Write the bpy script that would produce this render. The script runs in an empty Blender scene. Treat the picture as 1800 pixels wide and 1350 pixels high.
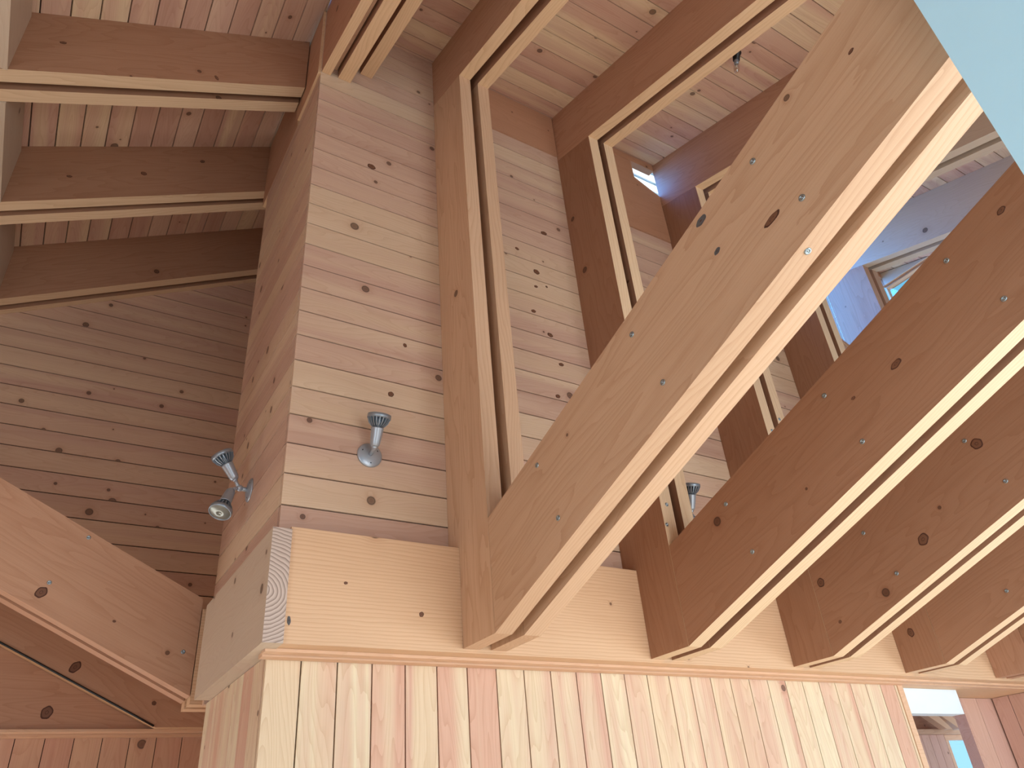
import bpy, bmesh, math, random
from mathutils import Vector, Matrix
random.seed(7)
SC = bpy.context.scene
COL = SC.collection
# Everything is laid out in metres with the camera at the origin; the whole place is
# lifted by EYE at the end so that the floor lies at z = 0.
EYE = 1.6
FLOOR = -EYE

# ------------------------------------------------------------------ camera
cam = bpy.data.cameras.new('camera')
cam.sensor_fit = 'HORIZONTAL'; cam.sensor_width = 36.0
cam.lens = 1305.1 / 1800 * 36.0
cam.clip_start = 0.02; cam.clip_end = 200
cam_ob = bpy.data.objects.new('camera', cam); COL.objects.link(cam_ob)
RT = Vector((0.8512, -0.5190, -0.0776)); DN = Vector((0.2185, 0.4849, -0.8469)); FW = Vector((0.4772, 0.7039, 0.5261))
m3 = Matrix((RT, -DN, -FW)).transposed()
q = m3.to_quaternion(); q.normalize()
cam_ob.matrix_world = q.to_matrix().to_4x4()
cam_ob.location = (0, 0, EYE)
SC.camera = cam_ob

# ------------------------------------------------------------------ view, sky, sun
SC.view_settings.view_transform = 'Standard'
SC.view_settings.look = 'None'
SC.view_settings.gamma = 1.0
SC.view_settings.use_curve_mapping = False
SC.view_settings.exposure = 0.10
world = bpy.data.worlds.new('sky'); SC.world = world; world.use_nodes = True
wn = world.node_tree.nodes; wl = world.node_tree.links
wn.clear()
wo = wn.new('ShaderNodeOutputWorld'); wb = wn.new('ShaderNodeBackground')
wb.inputs['Strength'].default_value = 1.0
# clear sky, with a strong blue patch added to light the rightmost post
wt = wn.new('ShaderNodeTexCoord'); wd = wn.new('ShaderNodeVectorMath'); wd.operation = 'DOT_PRODUCT'
wd.inputs[1].default_value = Vector((-0.45, 0.68, 0.58)).normalized()
wl.new(wt.outputs['Generated'], wd.inputs[0])
wr = wn.new('ShaderNodeValToRGB'); wl.new(wd.outputs['Value'], wr.inputs[0])
wr.color_ramp.elements[0].position = 0.45; wr.color_ramp.elements[0].color = (0.17, 0.56, 0.84, 1)
wr.color_ramp.elements[1].position = 0.95; wr.color_ramp.elements[1].color = (1.6, 6.4, 19.0, 1)
wl.new(wr.outputs[0], wb.inputs['Color'])
wl.new(wb.outputs[0], wo.inputs['Surface'])

def lamp(name, kind, loc, direction, energy, color, size=None, size_y=None, angle=None):
    d = bpy.data.lights.new(name, kind)
    d.energy = energy; d.color = color
    if kind == 'AREA':
        d.shape = 'RECTANGLE'; d.size = size; d.size_y = size_y
    if angle is not None: d.angle = angle
    o = bpy.data.objects.new(name, d); COL.objects.link(o)
    o.rotation_euler = Vector(direction).to_track_quat('-Z', 'Y').to_euler()
    o.location = Vector(loc) + Vector((0, 0, EYE))
    return o
# sun shining in through the large windows of the front wall onto the floor
lamp('sun', 'SUN', (0, -8, 6), (-0.12, 0.70, -0.58), 8.5, (1.0, 0.97, 0.92), angle=math.radians(2))
# daylight through the front and right windows, then added fill lamps
lamp('daylight_front_windows', 'AREA', (2.1, -2.36, 0.5), (0.0, 1, 0.08), 165.0, (0.92, 0.97, 1.0), 3.2, 3.0)
lamp('daylight_right_window', 'AREA', (5.90, -0.6, -0.7), (-1, 0.15, 0.15), 88.0, (0.80, 0.93, 1.0), 2.8, 1.5)
lamp('fill_left', 'AREA', (-2.40, -0.8, 0.1), (1, 0.12, 0.05), 45.0, (0.90, 0.96, 1.0), 2.2, 2.4)  # added fill for left-facing sides, set inside an unseen window
lamp('fill_beyond', 'AREA', (9.4, 3.7, -0.2), (-1, 0.1, 0), 40.0, (0.94, 0.98, 1.0), 1.8, 2.4)  # lamp added to brighten the room beyond; no window stands there
lamp('fill_far', 'AREA', (-0.85, 4.76, -0.70), (0.0, -1, 0.5), 34.0, (1.0, 0.95, 0.88), 2.2, 1.4)  # unseen lamp added to lift the undersides of the left rafters

# ------------------------------------------------------------------ materials
def N(nt, typ, **kw):
    n = nt.nodes.new(typ)
    for k, v in kw.items():
        if k.startswith('i_'): n.inputs[int(k[2:])].default_value = v
        else: setattr(n, k, v)
    return n
def math_(nt, op, a, b=None, c=None, clamp=False):
    n = nt.nodes.new('ShaderNodeMath'); n.operation = op; n.use_clamp = clamp
    for i, v in enumerate((a, b, c)):
        if v is None: continue
        if isinstance(v, (int, float)): n.inputs[i].default_value = v
        else: nt.links.new(v, n.inputs[i])
    return n.outputs[0]
def vmath(nt, op, a, b=None):
    n = nt.nodes.new('ShaderNodeVectorMath'); n.operation = op
    for i, v in enumerate((a, b)):
        if v is None: continue
        if isinstance(v, (tuple, list)): n.inputs[i].default_value = v
        else: nt.links.new(v, n.inputs[i])
    return n
def mixc(nt, mode, f, a, b):
    n = nt.nodes.new('ShaderNodeMix'); n.data_type = 'RGBA'; n.blend_type = mode
    for idx, v in ((0, f), (6, a), (7, b)):
        if isinstance(v, (int, float)): n.inputs[idx].default_value = v
        elif isinstance(v, tuple): n.inputs[idx].default_value = (*v, 1) if len(v) == 3 else v
        else: nt.links.new(v, n.inputs[idx])
    return n.outputs[2]
def lin(r, g, b):
    f = lambda c: ((c / 255 + 0.055) / 1.055) ** 2.4 if c > 10 else c / 255 / 12.92
    return (f(r), f(g), f(b))

def wood(name, tones, islands=False, knots=0.5, ring=0.5, fiber=0.5, rough=0.62, zcell=6.5, knotcol=(70, 38, 24), ringfreq=34.0, zfreq=0.0, edge=None):
    """Sawn softwood: local X runs along the grain, Z across the face."""
    m = bpy.data.materials.new(name); m.use_nodes = True
    nt = m.node_tree; nt.nodes.clear(); L = nt.links
    out = N(nt, 'ShaderNodeOutputMaterial'); bs = N(nt, 'ShaderNodeBsdfPrincipled')
    L.new(bs.outputs[0], out.inputs[0])
    tc = N(nt, 'ShaderNodeTexCoord')
    if islands:
        rnd = N(nt, 'ShaderNodeNewGeometry').outputs['Random Per Island']
    else:
        rnd = N(nt, 'ShaderNodeObjectInfo').outputs['Random']
    off = N(nt, 'ShaderNodeCombineXYZ')
    L.new(math_(nt, 'MULTIPLY', rnd, 91.7), off.inputs[0])
    L.new(math_(nt, 'MULTIPLY', rnd, 37.3), off.inputs[1])
    L.new(math_(nt, 'MULTIPLY', rnd, 53.9), off.inputs[2])
    P = vmath(nt, 'ADD', tc.outputs['Object'], off.outputs[0]).outputs[0]
    sx = N(nt, 'ShaderNodeSeparateXYZ'); L.new(P, sx.inputs[0])
    # knots: sparse cells on the face, round in the face's own metres
    kv = N(nt, 'ShaderNodeCombineXYZ')
    L.new(math_(nt, 'MULTIPLY', sx.outputs[0], 2.6), kv.inputs[0])
    L.new(math_(nt, 'MULTIPLY', sx.outputs[2], zcell), kv.inputs[1])
    vo = N(nt, 'ShaderNodeTexVoronoi'); vo.voronoi_dimensions = '2D'; vo.feature = 'F1'
    vo.inputs['Scale'].default_value = 1.0
    L.new(kv.outputs[0], vo.inputs['Vector'])
    dv = vmath(nt, 'SUBTRACT', kv.outputs[0], vo.outputs['Position']).outputs[0]
    dm = vmath(nt, 'MULTIPLY', dv, (1 / 2.6, 1 / zcell, 0)).outputs[0]
    dl = vmath(nt, 'LENGTH', dm).outputs['Value']
    cs = N(nt, 'ShaderNodeSeparateColor'); L.new(vo.outputs['Color'], cs.inputs[0])
    nn = N(nt, 'ShaderNodeSeparateXYZ'); L.new(tc.outputs['Normal'], nn.inputs[0])
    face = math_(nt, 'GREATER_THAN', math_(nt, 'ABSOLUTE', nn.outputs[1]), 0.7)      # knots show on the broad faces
    has = math_(nt, 'MULTIPLY', math_(nt, 'LESS_THAN', cs.outputs[0], knots), face)
    rad = math_(nt, 'MULTIPLY_ADD', math_(nt, 'POWER', cs.outputs[1], 1.6), 0.0165, 0.004)
    rel = math_(nt, 'DIVIDE', dl, rad)                      # 1 at the knot's rim
    kmask = math_(nt, 'MULTIPLY', has, math_(nt, 'SUBTRACT', 1.0, math_(nt, 'SMOOTH_MIN', math_(nt, 'POWER', rel, 6.0), 1.0, 0.1), clamp=True))
    rim = math_(nt, 'MULTIPLY', has, math_(nt, 'SUBTRACT', 1.0, math_(nt, 'MULTIPLY', math_(nt, 'ABSOLUTE', math_(nt, 'SUBTRACT', rel, 0.98)), 3.2), clamp=True), clamp=True)
    halo = math_(nt, 'MULTIPLY', has, math_(nt, 'EXPONENT', math_(nt, 'MULTIPLY', math_(nt, 'MULTIPLY', rel, rel), -0.22)))
    # annual rings seen as long figures along the board
    lo = N(nt, 'ShaderNodeMapping'); lo.inputs['Scale'].default_value = (0.55, 3.5, 5.0); L.new(P, lo.inputs[0])
    n1 = N(nt, 'ShaderNodeTexNoise'); n1.inputs['Scale'].default_value = 1.0; n1.inputs['Detail'].default_value = 2.0
    L.new(lo.outputs[0], n1.inputs['Vector'])
    lo2 = N(nt, 'ShaderNodeMapping'); lo2.inputs['Scale'].default_value = (7, 30, 30); L.new(P, lo2.inputs[0])
    n1b = N(nt, 'ShaderNodeTexNoise'); n1b.inputs['Scale'].default_value = 1.0; n1b.inputs['Detail'].default_value = 2.0
    L.new(lo2.outputs[0], n1b.inputs['Vector'])
    ph = math_(nt, 'MULTIPLY', n1.outputs['Fac'], ringfreq)
    ph = math_(nt, 'ADD', ph, math_(nt, 'MULTIPLY', sx.outputs[1], 55.0))
    if zfreq: ph = math_(nt, 'ADD', ph, math_(nt, 'MULTIPLY', sx.outputs[2], zfreq))
    ph = math_(nt, 'ADD', ph, math_(nt, 'MULTIPLY', halo, 1.6))
    ph = math_(nt, 'ADD', ph, math_(nt, 'MULTIPLY', n1b.outputs['Fac'], 0.7))
    fr = math_(nt, 'FRACT', ph)
    late = math_(nt, 'POWER', fr, 3.0)                      # slow rise, sharp end: late wood lines
    # fibres
    fm = N(nt, 'ShaderNodeMapping'); fm.inputs['Scale'].default_value = (4.0, 260, 260); L.new(P, fm.inputs[0])
    nf = N(nt, 'ShaderNodeTexNoise'); nf.inputs['Scale'].default_value = 1.0; nf.inputs['Detail'].default_value = 3.0; nf.inputs['Roughness'].default_value = 0.6
    L.new(fm.outputs[0], nf.inputs['Vector'])
    # broad heart / sap wood bands
    bm_ = N(nt, 'ShaderNodeMapping'); bm_.inputs['Scale'].default_value = (0.5, 4, 11); L.new(P, bm_.inputs[0])
    nb = N(nt, 'ShaderNodeTexNoise'); nb.inputs['Scale'].default_value = 1.0; nb.inputs['Detail'].default_value = 1.5
    L.new(bm_.outputs[0], nb.inputs['Vector'])
    # tone of the whole board
    cr = N(nt, 'ShaderNodeValToRGB'); cr.color_ramp.interpolation = 'LINEAR'
    els = cr.color_ramp.elements
    for i, t in enumerate(tones):
        pos = i / (len(tones) - 1)
        e = els[i] if i < 2 else els.new(pos)
        e.position = pos; e.color = (*lin(*t), 1)
    els[0].position = 0.0
    if len(tones) >= 2:
        for i, t in enumerate(tones): pass
    tr = math_(nt, 'FRACT', math_(nt, 'MULTIPLY', rnd, 17.13))
    tr = math_(nt, 'ADD', tr, math_(nt, 'MULTIPLY', math_(nt, 'SUBTRACT', nb.outputs['Fac'], 0.5), 0.9), clamp=True)
    L.new(tr, cr.inputs[0])
    c = cr.outputs[0]
    if edge: c = mixc(nt, 'MIX', math_(nt, 'MULTIPLY', math_(nt, 'SUBTRACT', 1.0, face), 0.85), c, lin(*edge))   # narrow faces paled: light on the undersides put into the colour
    c = mixc(nt, 'MULTIPLY', math_(nt, 'MULTIPLY', late, ring), c, (0.74, 0.62, 0.52))
    fv = math_(nt, 'MULTIPLY', math_(nt, 'SUBTRACT', nf.outputs['Fac'], 0.42), 2.4, clamp=True)
    c = mixc(nt, 'MULTIPLY', math_(nt, 'MULTIPLY', fv, fiber), c, (0.84, 0.78, 0.72))
    c = mixc(nt, 'MULTIPLY', math_(nt, 'MULTIPLY', halo, 0.35), c, (0.62, 0.42, 0.30))
    c = mixc(nt, 'MIX', math_(nt, 'MULTIPLY', kmask, 0.7), c, lin(*knotcol))
    c = mixc(nt, 'MIX', math_(nt, 'MULTIPLY', rim, 0.85), c, lin(38, 20, 14))
    L.new(c, bs.inputs['Base Color'])
    bs.inputs['Roughness'].default_value = rough
    bs.inputs['Specular IOR Level'].default_value = 0.35
    bp = N(nt, 'ShaderNodeBump'); bp.inputs['Strength'].default_value = 0.12; bp.inputs['Distance'].default_value = 0.002
    L.new(math_(nt, 'ADD', math_(nt, 'MULTIPLY', late, 0.6), nf.outputs['Fac']), bp.inputs['Height'])
    L.new(bp.outputs[0], bs.inputs['Normal'])
    return m

def plain(name, col, rough=0.5, metal=0.0, noise=0.0):
    m = bpy.data.materials.new(name); m.use_nodes = True
    nt = m.node_tree; bs = nt.nodes['Principled BSDF']
    bs.inputs['Roughness'].default_value = rough; bs.inputs['Metallic'].default_value = metal
    if noise:
        tc = N(nt, 'ShaderNodeTexCoord'); n = N(nt, 'ShaderNodeTexNoise'); n.inputs['Scale'].default_value = 14
        nt.links.new(tc.outputs['Object'], n.inputs['Vector'])
        c = mixc(nt, 'MULTIPLY', math_(nt, 'MULTIPLY', n.outputs['Fac'], noise), lin(*col), (0.6, 0.6, 0.6))
        nt.links.new(c, bs.inputs['Base Color'])
    else:
        bs.inputs['Base Color'].default_value = (*lin(*col), 1)
    return m

def glass_mat(name, tint=(1, 1, 1), fac=0.08):
    m = bpy.data.materials.new(name); m.use_nodes = True
    nt = m.node_tree; nt.nodes.clear()
    o = N(nt, 'ShaderNodeOutputMaterial'); mx = N(nt, 'ShaderNodeMixShader'); t = N(nt, 'ShaderNodeBsdfTransparent'); g = N(nt, 'ShaderNodeBsdfGlossy')
    t.inputs[0].default_value = (*tint, 1); g.inputs['Roughness'].default_value = 0.02
    mx.inputs[0].default_value = fac
    nt.links.new(t.outputs[0], mx.inputs[1]); nt.links.new(g.outputs[0], mx.inputs[2]); nt.links.new(mx.outputs[0], o.inputs[0])
    return m

def end_grain(name):
    m = bpy.data.materials.new(name); m.use_nodes = True
    nt = m.node_tree; bs = nt.nodes['Principled BSDF']; L = nt.links
    tc = N(nt, 'ShaderNodeTexCoord'); mp = N(nt, 'ShaderNodeMapping')
    mp.inputs['Location'].default_value = (0, -0.02, -0.17)
    L.new(tc.outputs['Object'], mp.inputs[0])
    s = N(nt, 'ShaderNodeSeparateXYZ'); L.new(mp.outputs[0], s.inputs[0])
    r = math_(nt, 'SQRT', math_(nt, 'ADD', math_(nt, 'POWER', s.outputs[1], 2.0), math_(nt, 'POWER', s.outputs[2], 2.0)))
    n = N(nt, 'ShaderNodeTexNoise'); n.inputs['Scale'].default_value = 9; n.inputs['Detail'].default_value = 3
    L.new(tc.outputs['Object'], n.inputs['Vector'])
    ph = math_(nt, 'ADD', math_(nt, 'MULTIPLY', r, 75.0), math_(nt, 'MULTIPLY', n.outputs['Fac'], 2.2))
    late = math_(nt, 'POWER', math_(nt, 'FRACT', ph), 2.5)
    c = mixc(nt, 'MIX', math_(nt, 'MULTIPLY', late, 0.9), lin(196, 174, 160), lin(104, 80, 68))
    L.new(c, bs.inputs['Base Color']); bs.inputs['Roughness'].default_value = 0.8
    return m

M = {}
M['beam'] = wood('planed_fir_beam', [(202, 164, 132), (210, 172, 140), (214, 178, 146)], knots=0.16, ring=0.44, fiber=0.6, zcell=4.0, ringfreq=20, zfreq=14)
M['beam_warm'] = wood('warm_fir_beam', [(184, 138, 110), (194, 150, 120)], edge=(228, 192, 152), knots=0.16, ring=0.42, fiber=0.6, zcell=4.0, ringfreq=20, zfreq=10)  # edge tone paints the light that falls on the undersides
M['beam_shaded'] = wood('shaded_fir_beam', [(160, 116, 88), (168, 124, 96)], edge=(230, 200, 164), knots=0.16, ring=0.42, fiber=0.6, zcell=4.0, ringfreq=20, zfreq=10)  # broad faces darkened as shade, narrow faces paled as if lit from below
M['beam_plain'] = wood('plain_fir_beam', [(184, 138, 110), (194, 150, 120)], knots=0.16, ring=0.42, fiber=0.6, zcell=4.0, ringfreq=20, zfreq=10)
M['frieze'] = wood('brown_panel_board', [(176, 128, 98), (188, 140, 110)], knots=0.35, ring=0.25, fiber=0.3, zcell=4.0)
M['header'] = wood('straight_grained_beam', [(214, 174, 138), (218, 180, 144)], knots=0.25, ring=0.62, fiber=0.45, zcell=4.0, ringfreq=5, zfreq=75)
M['beam_pale'] = wood('pale_weathered_beam', [(196, 174, 152), (200, 180, 158)], knots=0.5, ring=0.20, fiber=0.3, zcell=5.0)
M['siding'] = wood('horizontal_siding_boards', [(192, 156, 136), (204, 170, 148), (208, 178, 150), (214, 186, 158), (198, 162, 142)], islands=True, knots=0.50, ring=0.30, fiber=0.32)
M['siding_far'] = wood('far_siding_boards', [(194, 156, 134), (202, 166, 140), (212, 180, 150), (196, 156, 136), (206, 170, 144)], islands=True, knots=0.42, ring=0.26, fiber=0.3)
M['ceiling'] = wood('ceiling_boards', [(194, 152, 132), (208, 168, 144), (224, 196, 162), (200, 158, 138), (212, 176, 152)], islands=True, knots=0.45, ring=0.34, fiber=0.35)
M['lower'] = wood('clear_vertical_boards', [(208, 164, 140), (220, 198, 166), (210, 172, 148), (222, 204, 172), (204, 160, 138), (218, 192, 160)], islands=True, knots=0.05, ring=0.42, fiber=0.5)
M['lower_far'] = wood('far_vertical_boards', [(200, 156, 130), (208, 168, 138), (200, 152, 128), (210, 172, 144)], islands=True, knots=0.1, ring=0.32, fiber=0.4)
M['red'] = wood('reddish_vertical_boards', [(206, 164, 148), (212, 172, 154), (202, 160, 142)], islands=True, knots=0.1, ring=0.32, fiber=0.4)
M['floor'] = wood('whitewashed_floor_boards', [(226, 218, 204), (220, 212, 200)], islands=True, knots=0.1, ring=0.2, fiber=0.3, rough=0.5)
M['trim'] = wood('trim_moulding', [(214, 172, 140), (218, 178, 146)], knots=0.0, ring=0.3, fiber=0.4)
M['endgrain'] = end_grain('weathered_end_grain')
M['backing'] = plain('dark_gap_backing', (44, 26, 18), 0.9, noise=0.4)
M['panel'] = wood('wall_panelling', [(176, 128, 98), (186, 138, 106)], knots=0.2, ring=0.3, fiber=0.3)
M['bark'] = plain('grey_bark', (96, 92, 92), 0.8, noise=0.8)
M['knot_rim'] = plain('dark_knot_rim', (84, 46, 28), 0.7, noise=0.5)
M['knot_core'] = plain('brown_knot_wood', (122, 80, 56), 0.6, noise=0.6)
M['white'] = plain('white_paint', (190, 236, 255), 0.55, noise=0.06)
M['clap'] = plain('white_clapboard', (224, 232, 236), 0.6, noise=0.1)
M['metal'] = plain('silver_painted_metal', (172, 178, 186), 0.35, 0.5, noise=0.15)
M['screw'] = plain('zinc_screw', (165, 178, 184), 0.3, 0.9, noise=0.3)
M['fins'] = plain('grey_heat_sink', (150, 160, 170), 0.35, 0.6, noise=0.2)
M['darkgap'] = plain('black_plastic', (20, 18, 18), 0.4, noise=0.2)
M['lens'] = plain('reflector_lens', (150, 152, 144), 0.28, 0.5, noise=0.6)
M['glass'] = glass_mat('window_glass', (0.97, 0.99, 1.0), 0.06)
M['bulb'] = glass_mat('bulb_glass', (0.92, 0.92, 0.9), 0.22)
M['filament'] = plain('bulb_stem', (225, 215, 195), 0.25, 0.3, noise=0.2)

# ------------------------------------------------------------------ object helpers
def link(name, me, mats, parent=None, mw=None):
    o = bpy.data.objects.new(name, me); COL.objects.link(o)
    for mt in (mats if isinstance(mats, (list, tuple)) else [mats]):
        me.materials.append(mt)
    if mw is None: mw = Matrix.Identity(4)
    if parent is not None:
        o.parent = parent
        o.matrix_local = parent['_inv'] @ mw if False else PINV[parent.name] @ mw
        PINV[o.name] = mw.inverted()
    else:
        o.matrix_world = mw
        PINV[o.name] = mw.inverted()
    return o
PINV = {}
def empty(name, loc, label, cat, group=None):
    o = bpy.data.objects.new(name, None); COL.objects.link(o)
    o.empty_display_size = 0.1
    o.location = loc
    PINV[o.name] = Matrix.Translation(-Vector(loc))
    o['label'] = label; o['category'] = cat
    if group: o['group'] = group
    return o
def tag(o, label, cat, group=None):
    o['label'] = label; o['category'] = cat
    if group: o['group'] = group
    return o
def struct(o):
    o['kind'] = 'structure'; return o

def frame_x(c, u, z, ang):      # local frame lying in the plane x = c; local X along ang in (y, z)
    ca, sa = math.cos(ang), math.sin(ang)
    return Matrix(((0, -1, 0, c), (ca, 0, -sa, u), (sa, 0, ca, z), (0, 0, 0, 1)))
def frame_y(c, u, z, ang):      # plane y = c; local X along ang in (x, z)
    ca, sa = math.cos(ang), math.sin(ang)
    return Matrix(((ca, 0, -sa, u), (0, 1, 0, c), (sa, 0, ca, z), (0, 0, 0, 1)))
def frame_z(c, x, y, ang):      # plane z = c; local X along ang in (x, y), local Z in the plane
    ca, sa = math.cos(ang), math.sin(ang)
    return Matrix(((ca, sa, -sa, x), (sa, -ca, ca, y), (0, 0, 0, c), (0, 0, 0, 1))) if False else Matrix(((ca, sa, 0, x), (sa, -ca, 0, y), (0, 0, -1, c), (0, 0, 0, 1)))

def prism(bm, pts, y0, y1, mi=0):
    """polygon pts (local x, z) extruded along local y"""
    a = [bm.verts.new((p[0], y0, p[1])) for p in pts]
    b = [bm.verts.new((p[0], y1, p[1])) for p in pts]
    n = len(pts)
    fs = [bm.faces.new(a), bm.faces.new(b[::-1])]
    for i in range(n):
        fs.append(bm.faces.new((a[(i + 1) % n], a[i], b[i], b[(i + 1) % n])))
    for f in fs: f.material_index = mi
    return fs
def bevel_all(bm, w=0.003, seg=2):
    es = [e for e in bm.edges if len(e.link_faces) == 2 and e.calc_face_angle(0) > 0.4]
    bmesh.ops.bevel(bm, geom=es, offset=w, segments=seg, affect='EDGES', profile=0.5, clamp_overlap=True)
def mesh_from(bm, name):
    bmesh.ops.recalc_face_normals(bm, faces=bm.faces[:])
    me = bpy.data.meshes.new(name); bm.to_mesh(me); bm.free(); return me

def plank_x(name, x0, t, poly, ang, mat, parent=None, bev=0.003, anchor=None):
    """solid board whose broad faces lie in planes x = x0 and x0 + t; poly is [(y, z)]"""
    u0, z0 = anchor or poly[0]
    mw = frame_x(x0, u0, z0, ang); inv = mw.inverted()
    pts = [inv @ Vector((x0, p[0], p[1])) for p in poly]
    bm = bmesh.new(); prism(bm, [(p.x, p.z) for p in pts], 0, -t)
    if bev: bevel_all(bm, bev)
    return link(name, mesh_from(bm, name), mat, parent, mw)
def plank_y(name, y0, t, poly, ang, mat, parent=None, bev=0.003, anchor=None):
    u0, z0 = anchor or poly[0]
    mw = frame_y(y0, u0, z0, ang); inv = mw.inverted()
    pts = [inv @ Vector((p[0], y0, p[1])) for p in poly]
    bm = bmesh.new(); prism(bm, [(p.x, p.z) for p in pts], 0, t)
    if bev: bevel_all(bm, bev)
    return link(name, mesh_from(bm, name), mat, parent, mw)

def flat_x(name, x0, x1, y0, y1, z0, z1, mat, parent=None, bev=0.004):
    return plank_y(name, y0, y1 - y0, [(x0, z0), (x1, z0), (x1, z1), (x0, z1)], 0, mat, parent, bev)

def clip(poly, a, b, c):        # keep a*x + b*z <= c
    out = []
    for i in range(len(poly)):
        p, r = poly[i], poly[(i + 1) % len(poly)]
        dp, dr = a * p[0] + b * p[1] - c, a * r[0] + b * r[1] - c
        if dp <= 0: out.append(p)
        if (dp < 0 < dr) or (dr < 0 < dp):
            s = dp / (dp - dr); out.append((p[0] + s * (r[0] - p[0]), p[1] + s * (r[1] - p[1])))
    return out

def boarding(name, mw, region_list, origin, pitch, thick, mat, gap=0.0060, backing=0.02):
    """tongue-and-groove boards in a local frame (X along the boards, Z across, Y into the wall).
    region_list: convex polygons [(x, z)]; boards start at z = origin + k * pitch."""
    bm = bmesh.new()
    for reg in region_list:
        z0 = min(p[1] for p in reg); z1 = max(p[1] for p in reg)
        k0 = math.floor((z0 - origin) / pitch); k1 = math.ceil((z1 - origin) / pitch)
        for k in range(k0, k1 + 1):
            a = origin + k * pitch + gap / 2; b = origin + (k + 1) * pitch - gap / 2
            pl = clip(clip(reg, 0, -1, -a), 0, 1, b)
            cl = []
            for p in pl:
                if not cl or (abs(p[0] - cl[-1][0]) + abs(p[1] - cl[-1][1])) > 1e-5: cl.append(p)
            if len(cl) >= 2 and (abs(cl[0][0] - cl[-1][0]) + abs(cl[0][1] - cl[-1][1])) < 1e-5: cl.pop()
            if len(cl) < 3: continue
            ar = abs(sum(cl[i][0] * cl[(i + 1) % len(cl)][1] - cl[(i + 1) % len(cl)][0] * cl[i][1] for i in range(len(cl)))) / 2
            if ar < 1e-4: continue
            prism(bm, cl, 0.0, thick)
        cx = sum(p[0] for p in reg) / len(reg); cz = sum(p[1] for p in reg) / len(reg)
        prism(bm, [(p[0] + math.copysign(0.0025, cx - p[0]), p[1] + math.copysign(0.0025, cz - p[1])) for p in reg], thick * 0.55, thick + backing, 1)
    return link(name, mesh_from(bm, name), [mat, M['backing']], None, mw)

def box(bm, x0, x1, y0, y1, z0, z1, mi=0):
    return prism(bm, [(x0, z0), (x1, z0), (x1, z1), (x0, z1)], y0, y1, mi)
def lathe(bm, prof, seg=24, mat=Matrix.Identity(4), mi=0, closed=True):
    """prof: [(r, h)] about local Z"""
    rings = []
    for r, h in prof:
        if r < 1e-6: rings.append([bm.verts.new(mat @ Vector((0, 0, h)))])
        else: rings.append([bm.verts.new(mat @ Vector((r * math.cos(2 * math.pi * i / seg), r * math.sin(2 * math.pi * i / seg), h))) for i in range(seg)])
    for A, B in zip(rings, rings[1:]):
        for i in range(seg):
            j = (i + 1) % seg
            if len(A) == 1 and len(B) == 1: continue
            if len(A) == 1: f = bm.faces.new((A[0], B[i], B[j]))
            elif len(B) == 1: f = bm.faces.new((A[i], A[j], B[0]))
            else: f = bm.faces.new((A[i], A[j], B[j], B[i]))
            f.smooth = True; f.material_index = mi
def axis_matrix(p, d):
    return Matrix.Translation(Vector(p)) @ Vector(d).to_track_quat('Z', 'Y').to_matrix().to_4x4()
def tube(bm, pts, r, seg=10):
    pts = [Vector(p) for p in pts]; rings = []
    for i, p in enumerate(pts):
        d = (pts[min(i + 1, len(pts) - 1)] - pts[max(i - 1, 0)]).normalized()
        qd = d.to_track_quat('Z', 'Y').to_matrix()
        rings.append([bm.verts.new(p + qd @ Vector((r * math.cos(2 * math.pi * k / seg), r * math.sin(2 * math.pi * k / seg), 0))) for k in range(seg)])
    for A, B in zip(rings, rings[1:]):
        for i in range(seg):
            f = bm.faces.new((A[i], A[(i + 1) % seg], B[(i + 1) % seg], B[i])); f.smooth = True
    bm.faces.new(rings[0][::-1]); bm.faces.new(rings[-1])

def screw_me():
    bm = bmesh.new()
    lathe(bm, [(0, 0.0022), (0.0022, 0.0022), (0.0026, 0.0006), (0.0032, 0.0006), (0.0042, 0.0024), (0.0078, 0.0030), (0.0092, 0.0018), (0.0096, -0.001)], 16)
    return mesh_from(bm, 'screw')
def add_knots(o, spots, n):
    """sawn-through branch knots let into a board's face; spots: (world point, radius along, radius across, kind)"""
    me = o.data
    base = len(me.materials)
    for m_ in (M['knot_rim'], M['knot_core'], M['bark']): me.materials.append(m_)
    bm = bmesh.new(); bm.from_mesh(me)
    inv = PINV[o.name]; nl = (inv.to_3x3() @ Vector(n)).normalized()
    sy = -1 if nl.y < 0 else 1
    for p, ra, rc, kind in spots:
        c = inv @ Vector(p)
        rs = random.uniform(0, 6)
        def ring(f, d):
            out = []
            for k in range(20):
                a = 2 * math.pi * k / 20
                w_ = 1 + 0.09 * math.sin(2 * a + rs) + 0.05 * math.sin(5 * a + rs)
                out.append(bm.verts.new((c.x + ra * f * w_ * math.cos(a), c.y + sy * d, c.z + rc * f * w_ * math.sin(a))))
            return out
        rg = [ring(1.0, 0.0002), ring(0.97, 0.0010), ring(0.80, 0.0010), ring(0.78, 0.0016), ring(0.30, 0.0018), ring(0.22, 0.0012)]
        kinds = [0, 0, 0, 1, 0] if kind == 0 else [2, 2, 0, 2, 2]
        for (A, B), mi in zip(zip(rg, rg[1:]), kinds):
            for q_ in range(20):
                f = bm.faces.new((A[q_], A[(q_ + 1) % 20], B[(q_ + 1) % 20], B[q_])); f.material_index = base + mi
        f = bm.faces.new(rg[-1]); f.material_index = base + (1 if kind == 0 else 0)
    bmesh.ops.recalc_face_normals(bm, faces=bm.faces[:])
    bm.to_mesh(me); bm.free()

SCREW = screw_me(); SCREW.materials.append(M['screw'])
def screw(parent, p, d):
    o = bpy.data.objects.new('screw', SCREW); COL.objects.link(o); o.parent = parent
    mw = axis_matrix(p, d)
    o.matrix_local = PINV[parent.name] @ mw
    o['label'] = 'small shiny screw head'
    return o

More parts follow.
